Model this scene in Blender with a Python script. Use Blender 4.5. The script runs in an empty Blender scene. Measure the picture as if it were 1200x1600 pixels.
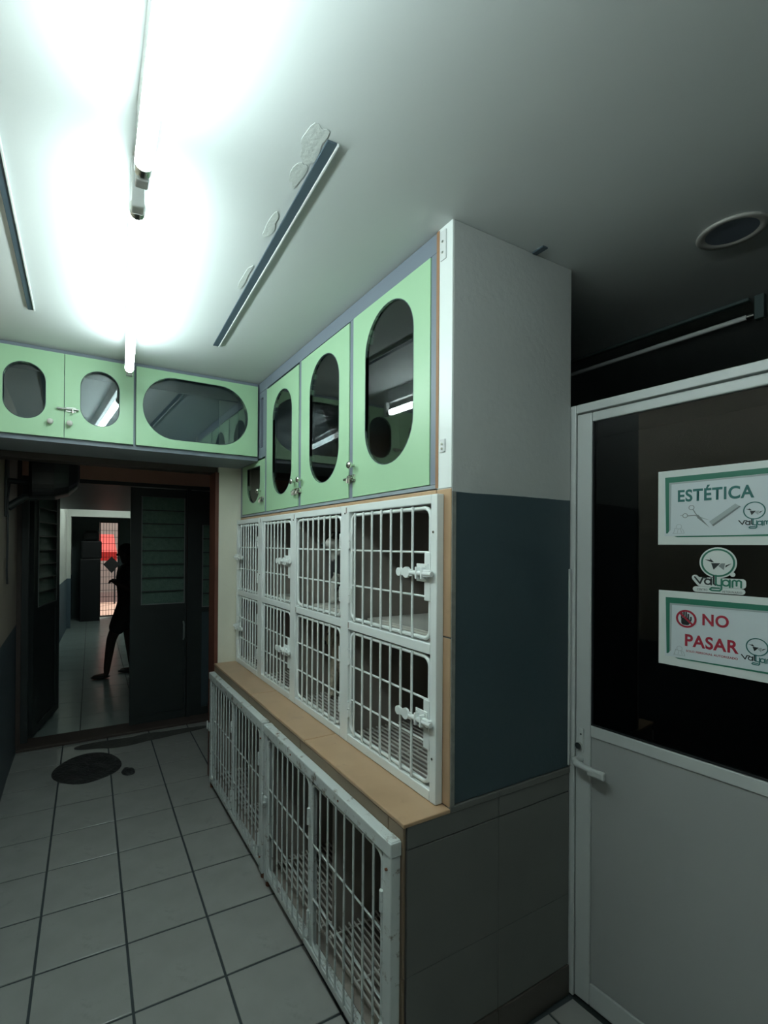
import bpy, bmesh, math, random
from mathutils import Vector, Matrix
random.seed(7)
S = bpy.context.scene
C = S.collection
PI = math.pi

# ------------------------------------------------------------------ camera, world, light, exposure
def look_axes(yaw, pitch, roll):
    f = Vector((math.sin(yaw)*math.cos(pitch), math.cos(yaw)*math.cos(pitch), math.sin(pitch)))
    r = Vector((math.cos(yaw), -math.sin(yaw), 0)); u = r.cross(f)
    c, s = math.cos(roll), math.sin(roll)
    return c*r + s*u, -s*r + c*u, f
cam_d = bpy.data.cameras.new('camera')
cam = bpy.data.objects.new('camera', cam_d); C.objects.link(cam); S.camera = cam
r_, u_, f_ = look_axes(.4989, .0033, .007)
m = Matrix((r_, u_, -f_)).transposed().to_4x4(); m.translation = (-.9952, -1.0924, 1.58)
cam.matrix_world = m
cam_d.sensor_fit = 'HORIZONTAL'; cam_d.sensor_width = 36; cam_d.lens = 750.3*36/1200
cam_d.shift_x = 77.72/1200; cam_d.shift_y = 48.28/1200
cam_d.clip_start = .02; cam_d.clip_end = 200

W = bpy.data.worlds.new('world'); S.world = W; W.use_nodes = True
bg = W.node_tree.nodes['Background']; bg.inputs[0].default_value = (.75, .85, 1, 1); bg.inputs[1].default_value = .5
sun_d = bpy.data.lights.new('sun', 'SUN'); sun_d.energy = 4.0; sun_d.angle = .01; sun_d.color = (1, .93, .8)
sun = bpy.data.objects.new('sun', sun_d); C.objects.link(sun)
sun.rotation_euler = (math.radians(-28), math.radians(25), 0); sun.location = (0, 14, 8)

TUBE_POWER = 37.0
S.view_settings.view_transform = 'Standard'; S.view_settings.look = 'None'
S.view_settings.gamma = 1; S.view_settings.use_curve_mapping = False
S.view_settings.exposure = 0.35

# ------------------------------------------------------------------ materials
MATS = {}
def new_mat(name):
    mt = bpy.data.materials.new(name); mt.use_nodes = True; MATS[name] = mt
    return mt, mt.node_tree, mt.node_tree.nodes['Principled BSDF']
def pm(name, col, rough=.5, metal=0., var=.08, scale=6., bump=0., bscale=60., spec=.5, dirt=None, dscale=9., damt=.5, coat=0.):
    """procedural paint: base colour with soft noise variation, optional dirt blotches and bump"""
    mt, nt, b = new_mat(name); N = nt.nodes; L = nt.links
    tc = N.new('ShaderNodeTexCoord')
    nz = N.new('ShaderNodeTexNoise'); nz.inputs['Scale'].default_value = scale; nz.inputs['Detail'].default_value = 4
    L.new(tc.outputs['Object'], nz.inputs['Vector'])
    mx = N.new('ShaderNodeMix'); mx.data_type = 'RGBA'
    L.new(nz.outputs['Fac'], mx.inputs[0])
    mx.inputs[6].default_value = tuple(max(0, c*(1-var)) for c in col) + (1,)
    mx.inputs[7].default_value = tuple(min(1, c*(1+var)) for c in col) + (1,)
    out = mx.outputs[2]
    if dirt:
        n2 = N.new('ShaderNodeTexNoise'); n2.inputs['Scale'].default_value = dscale; n2.inputs['Detail'].default_value = 8
        n2.inputs['Roughness'].default_value = .7
        L.new(tc.outputs['Object'], n2.inputs['Vector'])
        rp = N.new('ShaderNodeValToRGB'); rp.color_ramp.elements[0].position = 1-damt; rp.color_ramp.elements[1].position = min(1, 1-damt+.12)
        L.new(n2.outputs['Fac'], rp.inputs[0])
        m2 = N.new('ShaderNodeMix'); m2.data_type = 'RGBA'
        L.new(rp.outputs[0], m2.inputs[0]); L.new(out, m2.inputs[6]); m2.inputs[7].default_value = dirt + (1,)
        out = m2.outputs[2]
    L.new(out, b.inputs['Base Color'])
    b.inputs['Roughness'].default_value = rough; b.inputs['Metallic'].default_value = metal
    b.inputs['Specular IOR Level'].default_value = spec
    if coat: b.inputs['Coat Weight'].default_value = coat; b.inputs['Coat Roughness'].default_value = .08
    if bump:
        n3 = N.new('ShaderNodeTexNoise'); n3.inputs['Scale'].default_value = bscale; n3.inputs['Detail'].default_value = 5
        L.new(tc.outputs['Object'], n3.inputs['Vector'])
        bp = N.new('ShaderNodeBump'); bp.inputs['Strength'].default_value = bump; bp.inputs['Distance'].default_value = .01
        L.new(n3.outputs['Fac'], bp.inputs['Height']); L.new(bp.outputs[0], b.inputs['Normal'])
    return mt
def two_tone(name, low, high, zsplit, rough=.55, wob=.006):
    """wall paint in two colours that meet at height zsplit"""
    mt, nt, b = new_mat(name); N = nt.nodes; L = nt.links
    g = N.new('ShaderNodeNewGeometry'); sp = N.new('ShaderNodeSeparateXYZ'); L.new(g.outputs['Position'], sp.inputs[0])
    nz = N.new('ShaderNodeTexNoise'); nz.inputs['Scale'].default_value = 5; nz.inputs['Detail'].default_value = 5; L.new(g.outputs['Position'], nz.inputs['Vector'])
    ma = N.new('ShaderNodeMath'); ma.operation = 'MULTIPLY_ADD'; ma.inputs[1].default_value = wob; L.new(nz.outputs['Fac'], ma.inputs[0]); L.new(sp.outputs['Z'], ma.inputs[2])
    gt = N.new('ShaderNodeMath'); gt.operation = 'GREATER_THAN'; gt.inputs[1].default_value = zsplit + wob*.5; L.new(ma.outputs[0], gt.inputs[0])
    mx = N.new('ShaderNodeMix'); mx.data_type = 'RGBA'; L.new(gt.outputs[0], mx.inputs[0])
    mx.inputs[6].default_value = low + (1,); mx.inputs[7].default_value = high + (1,)
    n2 = N.new('ShaderNodeTexNoise'); n2.inputs['Scale'].default_value = 3; n2.inputs['Detail'].default_value = 6; L.new(g.outputs['Position'], n2.inputs['Vector'])
    hs = N.new('ShaderNodeHueSaturation'); vm = N.new('ShaderNodeMapRange'); vm.inputs[3].default_value = .9; vm.inputs[4].default_value = 1.1
    L.new(n2.outputs['Fac'], vm.inputs[0]); L.new(vm.outputs[0], hs.inputs['Value']); L.new(mx.outputs[2], hs.inputs['Color'])
    L.new(hs.outputs[0], b.inputs['Base Color']); b.inputs['Roughness'].default_value = rough
    n3 = N.new('ShaderNodeTexNoise'); n3.inputs['Scale'].default_value = 45; n3.inputs['Detail'].default_value = 4; L.new(g.outputs['Position'], n3.inputs['Vector'])
    bp = N.new('ShaderNodeBump'); bp.inputs['Strength'].default_value = .12; bp.inputs['Distance'].default_value = .01
    L.new(n3.outputs['Fac'], bp.inputs['Height']); L.new(bp.outputs[0], b.inputs['Normal'])
    return mt
def glass(name, tint, refl_rough=.03, boost=1.0, ior=1.5):
    mt = bpy.data.materials.new(name); mt.use_nodes = True; nt = mt.node_tree; N = nt.nodes; L = nt.links
    N.clear(); o = N.new('ShaderNodeOutputMaterial'); t = N.new('ShaderNodeBsdfTransparent'); t.inputs[0].default_value = tint + (1,)
    gl = N.new('ShaderNodeBsdfGlossy'); gl.inputs['Roughness'].default_value = refl_rough
    fr = N.new('ShaderNodeFresnel'); fr.inputs[0].default_value = ior
    mx = N.new('ShaderNodeMixShader'); L.new(fr.outputs[0], mx.inputs[0]); L.new(t.outputs[0], mx.inputs[1]); L.new(gl.outputs[0], mx.inputs[2]); L.new(mx.outputs[0], o.inputs[0])
    MATS[name] = mt; return mt
def emit(name, col, strength):
    mt = bpy.data.materials.new(name); mt.use_nodes = True; nt = mt.node_tree; N = nt.nodes
    N.clear(); o = N.new('ShaderNodeOutputMaterial'); e = N.new('ShaderNodeEmission'); e.inputs[0].default_value = col + (1,); e.inputs[1].default_value = strength
    nt.links.new(e.outputs[0], o.inputs[0]); MATS[name] = mt; return mt

pm('ceiling', (.60, .63, .625), .75, var=.05, scale=1.5, bump=.06, bscale=25)
pm('tile_floor', (.285, .285, .275), .19, var=.14, scale=7, dirt=(.24, .24, .235), dscale=5, damt=.42)
pm('grout', (.035, .045, .05), .9)
pm('tile_far', (.26, .32, .31), .22, var=.1)
two_tone('wall_end', (.036, .063, .076), (.46, .475, .465), 1.742)
two_tone('wall_left', (.05, .07, .085), (.36, .30, .24), .95)
two_tone('wall_corridor', (.10, .15, .18), (.72, .74, .68), .92)
pm('wall_white', (.66, .68, .64), .6, var=.06, bump=.1)
pm('wall_stub', (.72, .71, .60), .6, var=.08, bump=.2, bscale=30)
pm('wall_dark', (.075, .11, .11), .7, var=.1)
pm('salmon', (.52, .28, .20), .65, var=.1)
pm('brown_frame', (.055, .04, .034), .6, var=.2)
pm('red_brown', (.12, .04, .025), .6, var=.3)
pm('dark_metal', (.020, .027, .027), .45, var=.2)
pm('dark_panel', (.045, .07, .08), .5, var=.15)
pm('wood_brown', (.32, .16, .08), .6, var=.25, scale=14)
pm('green', (.38, .60, .38), .38, var=.03, scale=3)
pm('grey_lam', (.19, .22, .27), .45, var=.05)
pm('cab_inside', (.26, .30, .33), .6, var=.1)
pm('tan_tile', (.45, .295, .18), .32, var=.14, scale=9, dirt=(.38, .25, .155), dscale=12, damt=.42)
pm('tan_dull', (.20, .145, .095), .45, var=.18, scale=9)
pm('grey_tile', (.125, .128, .118), .33, var=.12, scale=6)
pm('skirt_tile', (.07, .06, .05), .35, var=.15)
pm('mortar', (.22, .22, .2), .9, var=.3, scale=30, bump=.5)
pm('white_enamel', (.80, .84, .83), .33, var=.04, dirt=(.40, .36, .30), dscale=16, damt=.27)
pm('worn_enamel', (.56, .60, .59), .4, var=.06, dirt=(.13, .085, .055), dscale=22, damt=.44)
pm('rust', (.16, .06, .03), .8, var=.4, scale=40)
pm('cage_wall', (.30, .265, .235), .55, var=.15, scale=4)
pm('cage_back', (.065, .090, .105), .45, var=.12)
pm('board', (.55, .54, .50), .5, var=.1)
pm('rack', (.50, .49, .46), .4, var=.12)
pm('chrome', (.68, .68, .64), .22, metal=1., var=.05)
pm('alu_white', (.50, .53, .525), .35, var=.03, scale=2)
pm('door_panel', (.345, .36, .355), .42, var=.05, scale=2)
pm('paper', (.60, .67, .70), .5, var=.02)
pm('paper_edge', (.66, .71, .69), .5, var=.02)
pm('ink_green', (.02, .17, .11), .5, var=.05)
pm('ink_teal', (.015, .14, .13), .5, var=.05)
pm('ink_dark', (.012, .02, .022), .5, var=.05)
pm('ink_grey', (.20, .23, .23), .5, var=.05)
pm('ink_pale', (.36, .42, .43), .5, var=.03)
pm('ink_red', (.38, .02, .045), .5, var=.05)
pm('plaster_chip', (.56, .59, .57), .9, var=.12, scale=25, bump=.25)
pm('track', (.06, .09, .115), .5, var=.15)
pm('lamp_white', (.7, .72, .72), .4, var=.03)
pm('black_plastic', (.014, .016, .018), .4, var=.1)
pm('rubber', (.022, .024, .024), .6, var=.3, scale=30, bump=1., bscale=45)
pm('concrete', (.06, .06, .055), .85, var=.35, scale=12, bump=.6, bscale=30)
pm('cloth_navy', (.012, .018, .035), .8, var=.2)
pm('cloth_black', (.010, .012, .012), .85, var=.2)
pm('skin', (.05, .03, .022), .6, var=.1)
pm('hair_black', (.008, .008, .008), .7, var=.2)
pm('red_plastic', (.75, .03, .02), .5, var=.1)
pm('pave', (.55, .36, .28), .8, var=.15)
pm('sunwall', (.75, .62, .48), .8, var=.1)
pm('jug', (.45, .48, .48), .4, var=.05)
pm('grey_plate', (.10, .10, .10), .6, var=.1)
pm('fur_cream', (.42, .37, .29), .9, var=.25, scale=20, bump=.8, bscale=90)
glass('cab_glass', (.80, .88, .90), .02, ior=1.95)
glass('door_glass', (.22, .26, .26), .02, ior=1.5)
pm('louvre_glass', (.17, .29, .24), .25, var=.3, scale=30, bump=.6, bscale=120)
MATS['louvre_glass'].node_tree.nodes['Principled BSDF'].inputs['Transmission Weight'].default_value = .35
MATS['louvre_glass'].node_tree.nodes['Principled BSDF'].inputs['IOR'].default_value = 1.2
emit('tube_glow', (.82, 1.0, .985), TUBE_POWER)
emit('far_lamp', (.86, 1.0, .95), 20.0)
def dog_fur():
    mt, nt, b = new_mat('fur_pied'); N = nt.nodes; L = nt.links
    tc = N.new('ShaderNodeTexCoord'); nz = N.new('ShaderNodeTexNoise'); nz.inputs['Scale'].default_value = 9; L.new(tc.outputs['Object'], nz.inputs['Vector'])
    rp = N.new('ShaderNodeValToRGB'); rp.color_ramp.elements[0].position = .50; rp.color_ramp.elements[1].position = .54
    rp.color_ramp.elements[0].color = (.02, .02, .022, 1); rp.color_ramp.elements[1].color = (.55, .54, .5, 1)
    L.new(nz.outputs['Fac'], rp.inputs[0]); L.new(rp.outputs[0], b.inputs['Base Color']); b.inputs['Roughness'].default_value = .9
dog_fur()

# ------------------------------------------------------------------ mesh helpers
class MB:
    """collects shapes (world coordinates) and links them as one mesh object"""
    def __init__(s): s.v = []; s.f = []; s.sm = []
    def add(s, vs, fs, smooth=False):
        o = len(s.v); s.v += [tuple(q) for q in vs]; s.f += [tuple(i+o for i in q) for q in fs]; s.sm += [smooth]*len(fs); return s
    def box(s, x0, x1, y0, y1, z0, z1, bev=0.):
        if x0 > x1: x0, x1 = x1, x0
        if y0 > y1: y0, y1 = y1, y0
        if z0 > z1: z0, z1 = z1, z0
        b = min(bev, (x1-x0)*.45, (y1-y0)*.45, (z1-z0)*.45)
        if b <= 0:
            vs = [(x, y, z) for z in (z0, z1) for y in (y0, y1) for x in (x0, x1)]
            return s.add(vs, [(0, 2, 3, 1), (4, 5, 7, 6), (0, 1, 5, 4), (2, 6, 7, 3), (0, 4, 6, 2), (1, 3, 7, 5)])
        bm = bmesh.new(); bmesh.ops.create_cube(bm, size=1)
        for q in bm.verts: q.co = Vector(((x0+x1)/2+q.co.x*(x1-x0), (y0+y1)/2+q.co.y*(y1-y0), (z0+z1)/2+q.co.z*(z1-z0)))
        bmesh.ops.bevel(bm, geom=bm.edges[:], offset=b, segments=2, affect='EDGES', profile=.5)
        bm.verts.index_update(); s.add([q.co[:] for q in bm.verts], [[q.index for q in f.verts] for f in bm.faces]); bm.free(); return s
    def tube(s, pts, r, n=8, closed=False, cap=True):
        pts = [Vector(p) for p in pts]; k = len(pts); rs = r if isinstance(r, (list, tuple)) else [r]*k
        up = None; rings = []
        for i, p in enumerate(pts):
            if closed: t = pts[(i+1) % k]-pts[i-1]
            else: t = (pts[min(i+1, k-1)]-pts[max(i-1, 0)])
            t.normalize()
            if up is None: up = Vector((0, 0, 1)) if abs(t.z) < .9 else Vector((1, 0, 0))
            a = t.cross(up); a.normalize(); b = a.cross(t); up = b
            rings.append([p + (a*math.cos(2*PI*j/n) + b*math.sin(2*PI*j/n))*rs[i] for j in range(n)])
        vs = [q for rg in rings for q in rg]; fs = []
        for i in range(k if closed else k-1):
            for j in range(n):
                a0 = i*n; b0 = ((i+1) % k)*n; fs.append((a0+j, a0+(j+1) % n, b0+(j+1) % n, b0+j))
        s.add(vs, fs, True)
        if cap and not closed:
            s.add(rings[0], [tuple(range(n))]); s.add(rings[-1], [tuple(range(n-1, -1, -1))])
        return s
    def cyl(s, p0, p1, r, n=14): return s.tube([p0, p1], r, n)
    def prism(s, poly, mapf, d0, d1):
        """polygon (list of (a,b)) extruded from depth d0 to d1; mapf(a,b,d) -> xyz"""
        n = len(poly); vs = [mapf(a, b, d0) for a, b in poly] + [mapf(a, b, d1) for a, b in poly]
        fs = [tuple(range(n)), tuple(range(2*n-1, n-1, -1))] + [(i, n+i, n+(i+1) % n, (i+1) % n) for i in range(n)]
        return s.add(vs, fs)
    def lathe(s, prof, c, n=24, axis='z'):
        vs = []; k = len(prof)
        for j in range(n):
            a = 2*PI*j/n
            for r, h in prof:
                p = (r*math.cos(a), r*math.sin(a), h)
                if axis == 'x': p = (p[2], p[0], p[1])
                if axis == 'y': p = (p[0], p[2], p[1])
                vs.append((c[0]+p[0], c[1]+p[1], c[2]+p[2]))
        fs = [(j*k+i, ((j+1) % n)*k+i, ((j+1) % n)*k+i+1, j*k+i+1) for j in range(n) for i in range(k-1)]
        return s.add(vs, fs, True)
    def build(s, name, mat, parent=None, origin=None):
        o0 = Vector(origin) if origin is not None else (abs_loc(parent) if parent else Vector((0, 0, 0)))
        me = bpy.data.meshes.new(name); me.from_pydata([tuple(Vector(q)-o0) for q in s.v], [], s.f)
        me.polygons.foreach_set('use_smooth', s.sm); 
        bm = bmesh.new(); bm.from_mesh(me); bmesh.ops.recalc_face_normals(bm, faces=bm.faces[:]); bm.to_mesh(me); bm.free()
        me.materials.append(MATS[mat]); me.update()
        ob = bpy.data.objects.new(name, me); C.objects.link(ob)
        if parent: ob.parent = parent; ob.location = o0 - abs_loc(parent)
        else: ob.location = o0
        return ob
def abs_loc(o):
    p = Vector((0, 0, 0))
    while o: p += o.location; o = o.parent
    return p
def tag(o, label=None, cat=None, group=None, kind=None):
    if label: o['label'] = label
    if cat: o['category'] = cat
    if group: o['group'] = group
    if kind: o['kind'] = kind
    return o
def thing(name, label, cat, loc=(0, 0, 0), rz=0, group=None):
    o = bpy.data.objects.new(name, None); C.objects.link(o); o.location = loc; o.rotation_euler = (0, 0, rz); o.empty_display_size = .1
    return tag(o, label, cat, group)
def struct(name, mb, mat, parent=None, label=None):
    o = mb.build(name, mat, parent)
    if not parent: o['kind'] = 'structure'
    if label: o['label'] = label
    return o
def share(src, name, parent, loc, rot=None):
    o = src.copy(); o.name = name; C.objects.link(o); o.parent = parent; o.location = loc
    if rot: o.rotation_euler = rot
    return o
def rrect(a0, a1, b0, b1, r, n=4):
    pts = []
    for cx, cy, st in ((a1-r, b1-r, 0), (a0+r, b1-r, PI/2), (a0+r, b0+r, PI), (a1-r, b0+r, 1.5*PI)):
        for i in range(n+1):
            t = st + i*PI/2/n; pts.append((cx+r*math.cos(t), cy+r*math.sin(t)))
    return pts
def skin_mesh(verts, edges, radii, sub=2, root=0):
    me = bpy.data.meshes.new('tmp'); me.from_pydata(verts, edges, [])
    ob = bpy.data.objects.new('tmp', me); C.objects.link(ob)
    md = ob.modifiers.new('skin', 'SKIN'); md.use_smooth_shade = True
    lay = me.skin_vertices[0] if me.skin_vertices else None
    if lay is None:
        bm = bmesh.new(); bm.from_mesh(me); bm.verts.layers.skin.verify(); bm.to_mesh(me); bm.free(); lay = me.skin_vertices[0]
    for i, r in enumerate(radii):
        lay.data[i].radius = (r, r) if not isinstance(r, tuple) else r
        lay.data[i].use_root = (i == root)
    sb = ob.modifiers.new('sub', 'SUBSURF'); sb.levels = sub; sb.render_levels = sub
    dg = bpy.context.evaluated_depsgraph_get(); dg.update()
    out = bpy.data.meshes.new_from_object(ob.evaluated_get(dg)); bpy.data.objects.remove(ob); bpy.data.meshes.remove(me)
    for p in out.polygons: p.use_smooth = True
    return out
def link_mesh(name, me, mat, parent=None, loc=(0, 0, 0), rot=None):
    me.name = name; me.materials.clear(); me.materials.append(MATS[mat])
    o = bpy.data.objects.new(name, me); C.objects.link(o); o.parent = parent; o.location = loc
    if rot: o.rotation_euler = rot
    return o

H = 2.56            # ceiling height
# ------------------------------------------------------------------ room shell
floor = struct('floor', MB().box(-1.55, 3.3, -2.5, 3.2, -.12, -.004), 'grout')
far_floor = struct('floor', MB().box(-1.9, 1.0, 3.2, 10.35, -.12, -.004), 'grout')
struct('ceiling', MB().box(-1.55, 3.3, -2.5, 3.5, H, H+.12), 'ceiling')
struct('wall_left', MB().box(-1.55, -1.37, -2.5, 3.3, 0, H), 'wall_left')
struct('wall_rear', MB().box(-1.37, 3.3, -2.5, -2.38, 0, H), 'wall_white')
struct('wall_right', MB().box(.62, .70, -2.38, -1.02, 0, H), 'wall_white')
struct('wall_dark_room', MB().box(3.18, 3.3, -2.38, 2.3, 0, H).box(.6, 3.18, 2.18, 2.3, 0, H), 'wall_dark')
# floor tiles, laid in a slightly turned square grid
GX, GY, GS, GR = -.4902, .6403, .3133, -.0265
def clip(poly, axis, lim, keep_less):
    out = []
    for i in range(len(poly)):
        a, b = poly[i-1], poly[i]; ia = (a[axis] < lim) == keep_less; ib = (b[axis] < lim) == keep_less
        if ia != ib:
            t = (lim-a[axis])/(b[axis]-a[axis]); out.append((a[0]+(b[0]-a[0])*t, a[1]+(b[1]-a[1])*t))
        if ib: out.append(b)
    return out
def tile_mesh(poly):
    cx = sum(p[0] for p in poly)/len(poly); cy = sum(p[1] for p in poly)/len(poly)
    mb = MB(); n = len(poly); ins = []
    for x, y in poly:
        d = math.hypot(cx-x, cy-y); k = .0022/d if d > .01 else 0; ins.append((x+(cx-x)*k, y+(cy-y)*k))
    vs = [(x, y, -.006) for x, y in poly] + [(x, y, -.0012) for x, y in poly] + [(x, y, 0) for x, y in ins]
    fs = [tuple(range(n-1, -1, -1))] + [(i, (i+1) % n, n+(i+1) % n, n+i) for i in range(n)] + [(n+i, n+(i+1) % n, 2*n+(i+1) % n, 2*n+i) for i in range(n)] + [tuple(range(2*n, 3*n))]
    mb.add(vs, fs); return mb
def lay(parent, mat, gx, gy, gs, gr, irange, jrange, limits, gap=.0045):
    full = None; h = gs/2-gap; c, s = math.cos(gr), math.sin(gr)
    for i in irange:
        for j in jrange:
            u, v = (i+.5)*gs, (j+.5)*gs; cx, cy = gx+c*u-s*v, gy+s*u+c*v
            lim = limits(cx, cy)
            if lim is None: continue
            poly = [(cx+c*a-s*b, cy+s*a+c*b) for a, b in ((-h, -h), (h, -h), (h, h), (-h, h))]
            x0, x1, y0, y1 = lim; q = poly
            for ax, lm, kl in ((0, x0, False), (0, x1, True), (1, y0, False), (1, y1, True)):
                if q: q = clip(q, ax, lm, kl)
            if len(q) < 3: continue
            area = abs(sum(q[k-1][0]*q[k][1]-q[k][0]*q[k-1][1] for k in range(len(q))))/2
            if area < .0015: continue
            if len(q) == 4 and abs(area-4*h*h) < 1e-6:
                if full is None:
                    full = tile_mesh([(-h, -h), (h, -h), (h, h), (-h, h)]).build('tile', mat, parent); full.location = (cx, cy, 0); full.rotation_euler = (0, 0, gr)
                else: share(full, 'tile', parent, (cx, cy, 0), (0, 0, gr))
            else: tile_mesh(q).build('tile', mat, parent)
def room_limits(x, y):
    if y < 0: return (-1.37, .62, -2.38, 3.2)
    if y < 2.2: return (-1.37, -.17, -2.38, 3.2)
    return (-1.37, .6, -2.38, 3.2)
lay(floor, 'tile_floor', GX, GY, GS, GR, range(-4, 5), range(-9, 9), room_limits)
def far_limits(x, y): return (-1.45, .35, 3.42, 10.3)
lay(far_floor, 'tile_far', -.93, 3.42, .45, -.03, range(-2, 4), range(0, 16), far_limits, .003)
struct('trim_sill', MB().box(-1.36, .56, 3.2, 3.42, -.004, .022, .006), 'brown_frame')

# broken concrete where tiles are missing at the sill
def blob(cx, cy, rx, ry, z0, z1, n=26, jit=.18, seed=1, sharp=1.):
    rd = random.Random(seed); ph = [rd.uniform(0, 6.3) for _ in range(5)]
    pts = []
    for i in range(n):
        a = 2*PI*i/n; k = 1+jit*sum(math.sin((q+2)*a+ph[q])/(q+1.3) for q in range(5))
        pts.append((cx+rx*k*math.cos(a), cy+ry*k*math.sin(a)))
    mb = MB(); mb.prism(pts, lambda a, b, d: (a, b, d), z0, z1); return mb
patch = blob(-.52, 3.06, .36, .10, .0005, .005, n=60, jit=.34, seed=4).build('concrete_patch', 'concrete'); tag(patch, 'dark rough concrete patch where tiles are missing at the sill', 'concrete')

# ------------------------------------------------------------------ cage block (masonry) and end wall
WT = .068           # thickness of the end wall
struct('wall_end', MB().box(0, .552, 0, WT, .802, H, .004), 'wall_end')
struct('trim_lit_face', MB().box(-.0015, .0005, .002, WT-.0005, 1.755, H-.001), 'white_enamel')  # paler skin on the wall's front face; the tubes' light put into its colour
struct('trim_1', MB().box(-.001, .014, -.003, 0, .802, 1.742), 'mortar')
base = struct('wall_base', MB().box(-.160, .552, .012, .07, 0, .78).box(.49, .552, .07, 2.06, 0, .78).box(-.160, .49, 1.995, 2.06, 0, .78)
              .box(-.160, .49, .07, 1.995, .745, .78).box(-.160, .49, .07, 1.995, 0, .05).box(-.155, .49, 1.015, 1.055, .05, .745).box(-.1, .49, .535, .548, .05, .745).box(-.1, .49, 1.53, 1.545, .05, .745), 'cage_wall')
def slab(parent, x0, x1, y0, y1, z0, z1, mat, name='tile', bev=.0025):
    return MB().box(x0, x1, y0, y1, z0, z1, bev).build(name, mat, parent)
# shelf tiles, shelf front strip, corner pilaster
for y0, y1 in ((-.002, .658), (.661, 1.318), (1.321, 2.06)):
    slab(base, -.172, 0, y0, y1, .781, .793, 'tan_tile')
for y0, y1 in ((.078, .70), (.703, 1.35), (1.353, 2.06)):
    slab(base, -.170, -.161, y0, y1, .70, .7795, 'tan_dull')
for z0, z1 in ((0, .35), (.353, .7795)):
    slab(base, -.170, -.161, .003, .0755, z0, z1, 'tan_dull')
slab(base, -.168, -.161, .078, 2.06, 0, .052, 'brown_frame', 'plinth')
# grey tiles on the side that faces the door
for x0, x1 in ((-.157, .203), (.206, .552)):
    slab(base, x0, x1, 0, .0115, .716, .780, 'grey_tile')
    g0, g1 = (x0, x1+.0008) if x0 < 0 else (x0-.0008, x1)
    slab(base, g0, g1, 0, .0115, .356, .713, 'grey_tile', 'tile', .0012)
    slab(base, g0, g1, 0, .0115, .108, .3545, 'grey_tile', 'tile', .0012)
    slab(base, x0, x1, -.004, .0115, 0, .105, 'skirt_tile')
slab(base, .0, .203, -.004, .0115, .781, .801, 'grey_tile'); slab(base, .206, .552, -.004, .0115, .781, .801, 'grey_tile')
# tan surround of the upper cages
sur = struct('trim_2', MB().box(.006, .05, .0685, 2.06, 1.738, 1.754), 'mortar')
slab(sur, -.002, .006, .002, .0675, .795, 1.30, 'tan_tile'); slab(sur, -.002, .006, .002, .0675, 1.303, 1.752, 'tan_tile')
for y0, y1 in ((.07, .70), (.703, 1.35), (1.353, 2.05)): slab(sur, -.002, .006, y0, y1, 1.737, 1.753, 'tan_tile')

# return wall behind the cages, header, brown trim
struct('wall_return', MB().box(-.148, .552, 2.062, 2.2, 0, 2.53), 'wall_stub')
struct('trim_3', MB().box(-.172, -.149, 2.058, 2.205, 0, 2.05), 'red_brown')
struct('trim_4', MB().box(-1.369, -.149, 2.09, 2.2, 2.05, H), 'brown_frame')
struct('wall_side_far', MB().box(.5, .6, 2.2, 3.2, 0, H), 'wall_dark')

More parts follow.
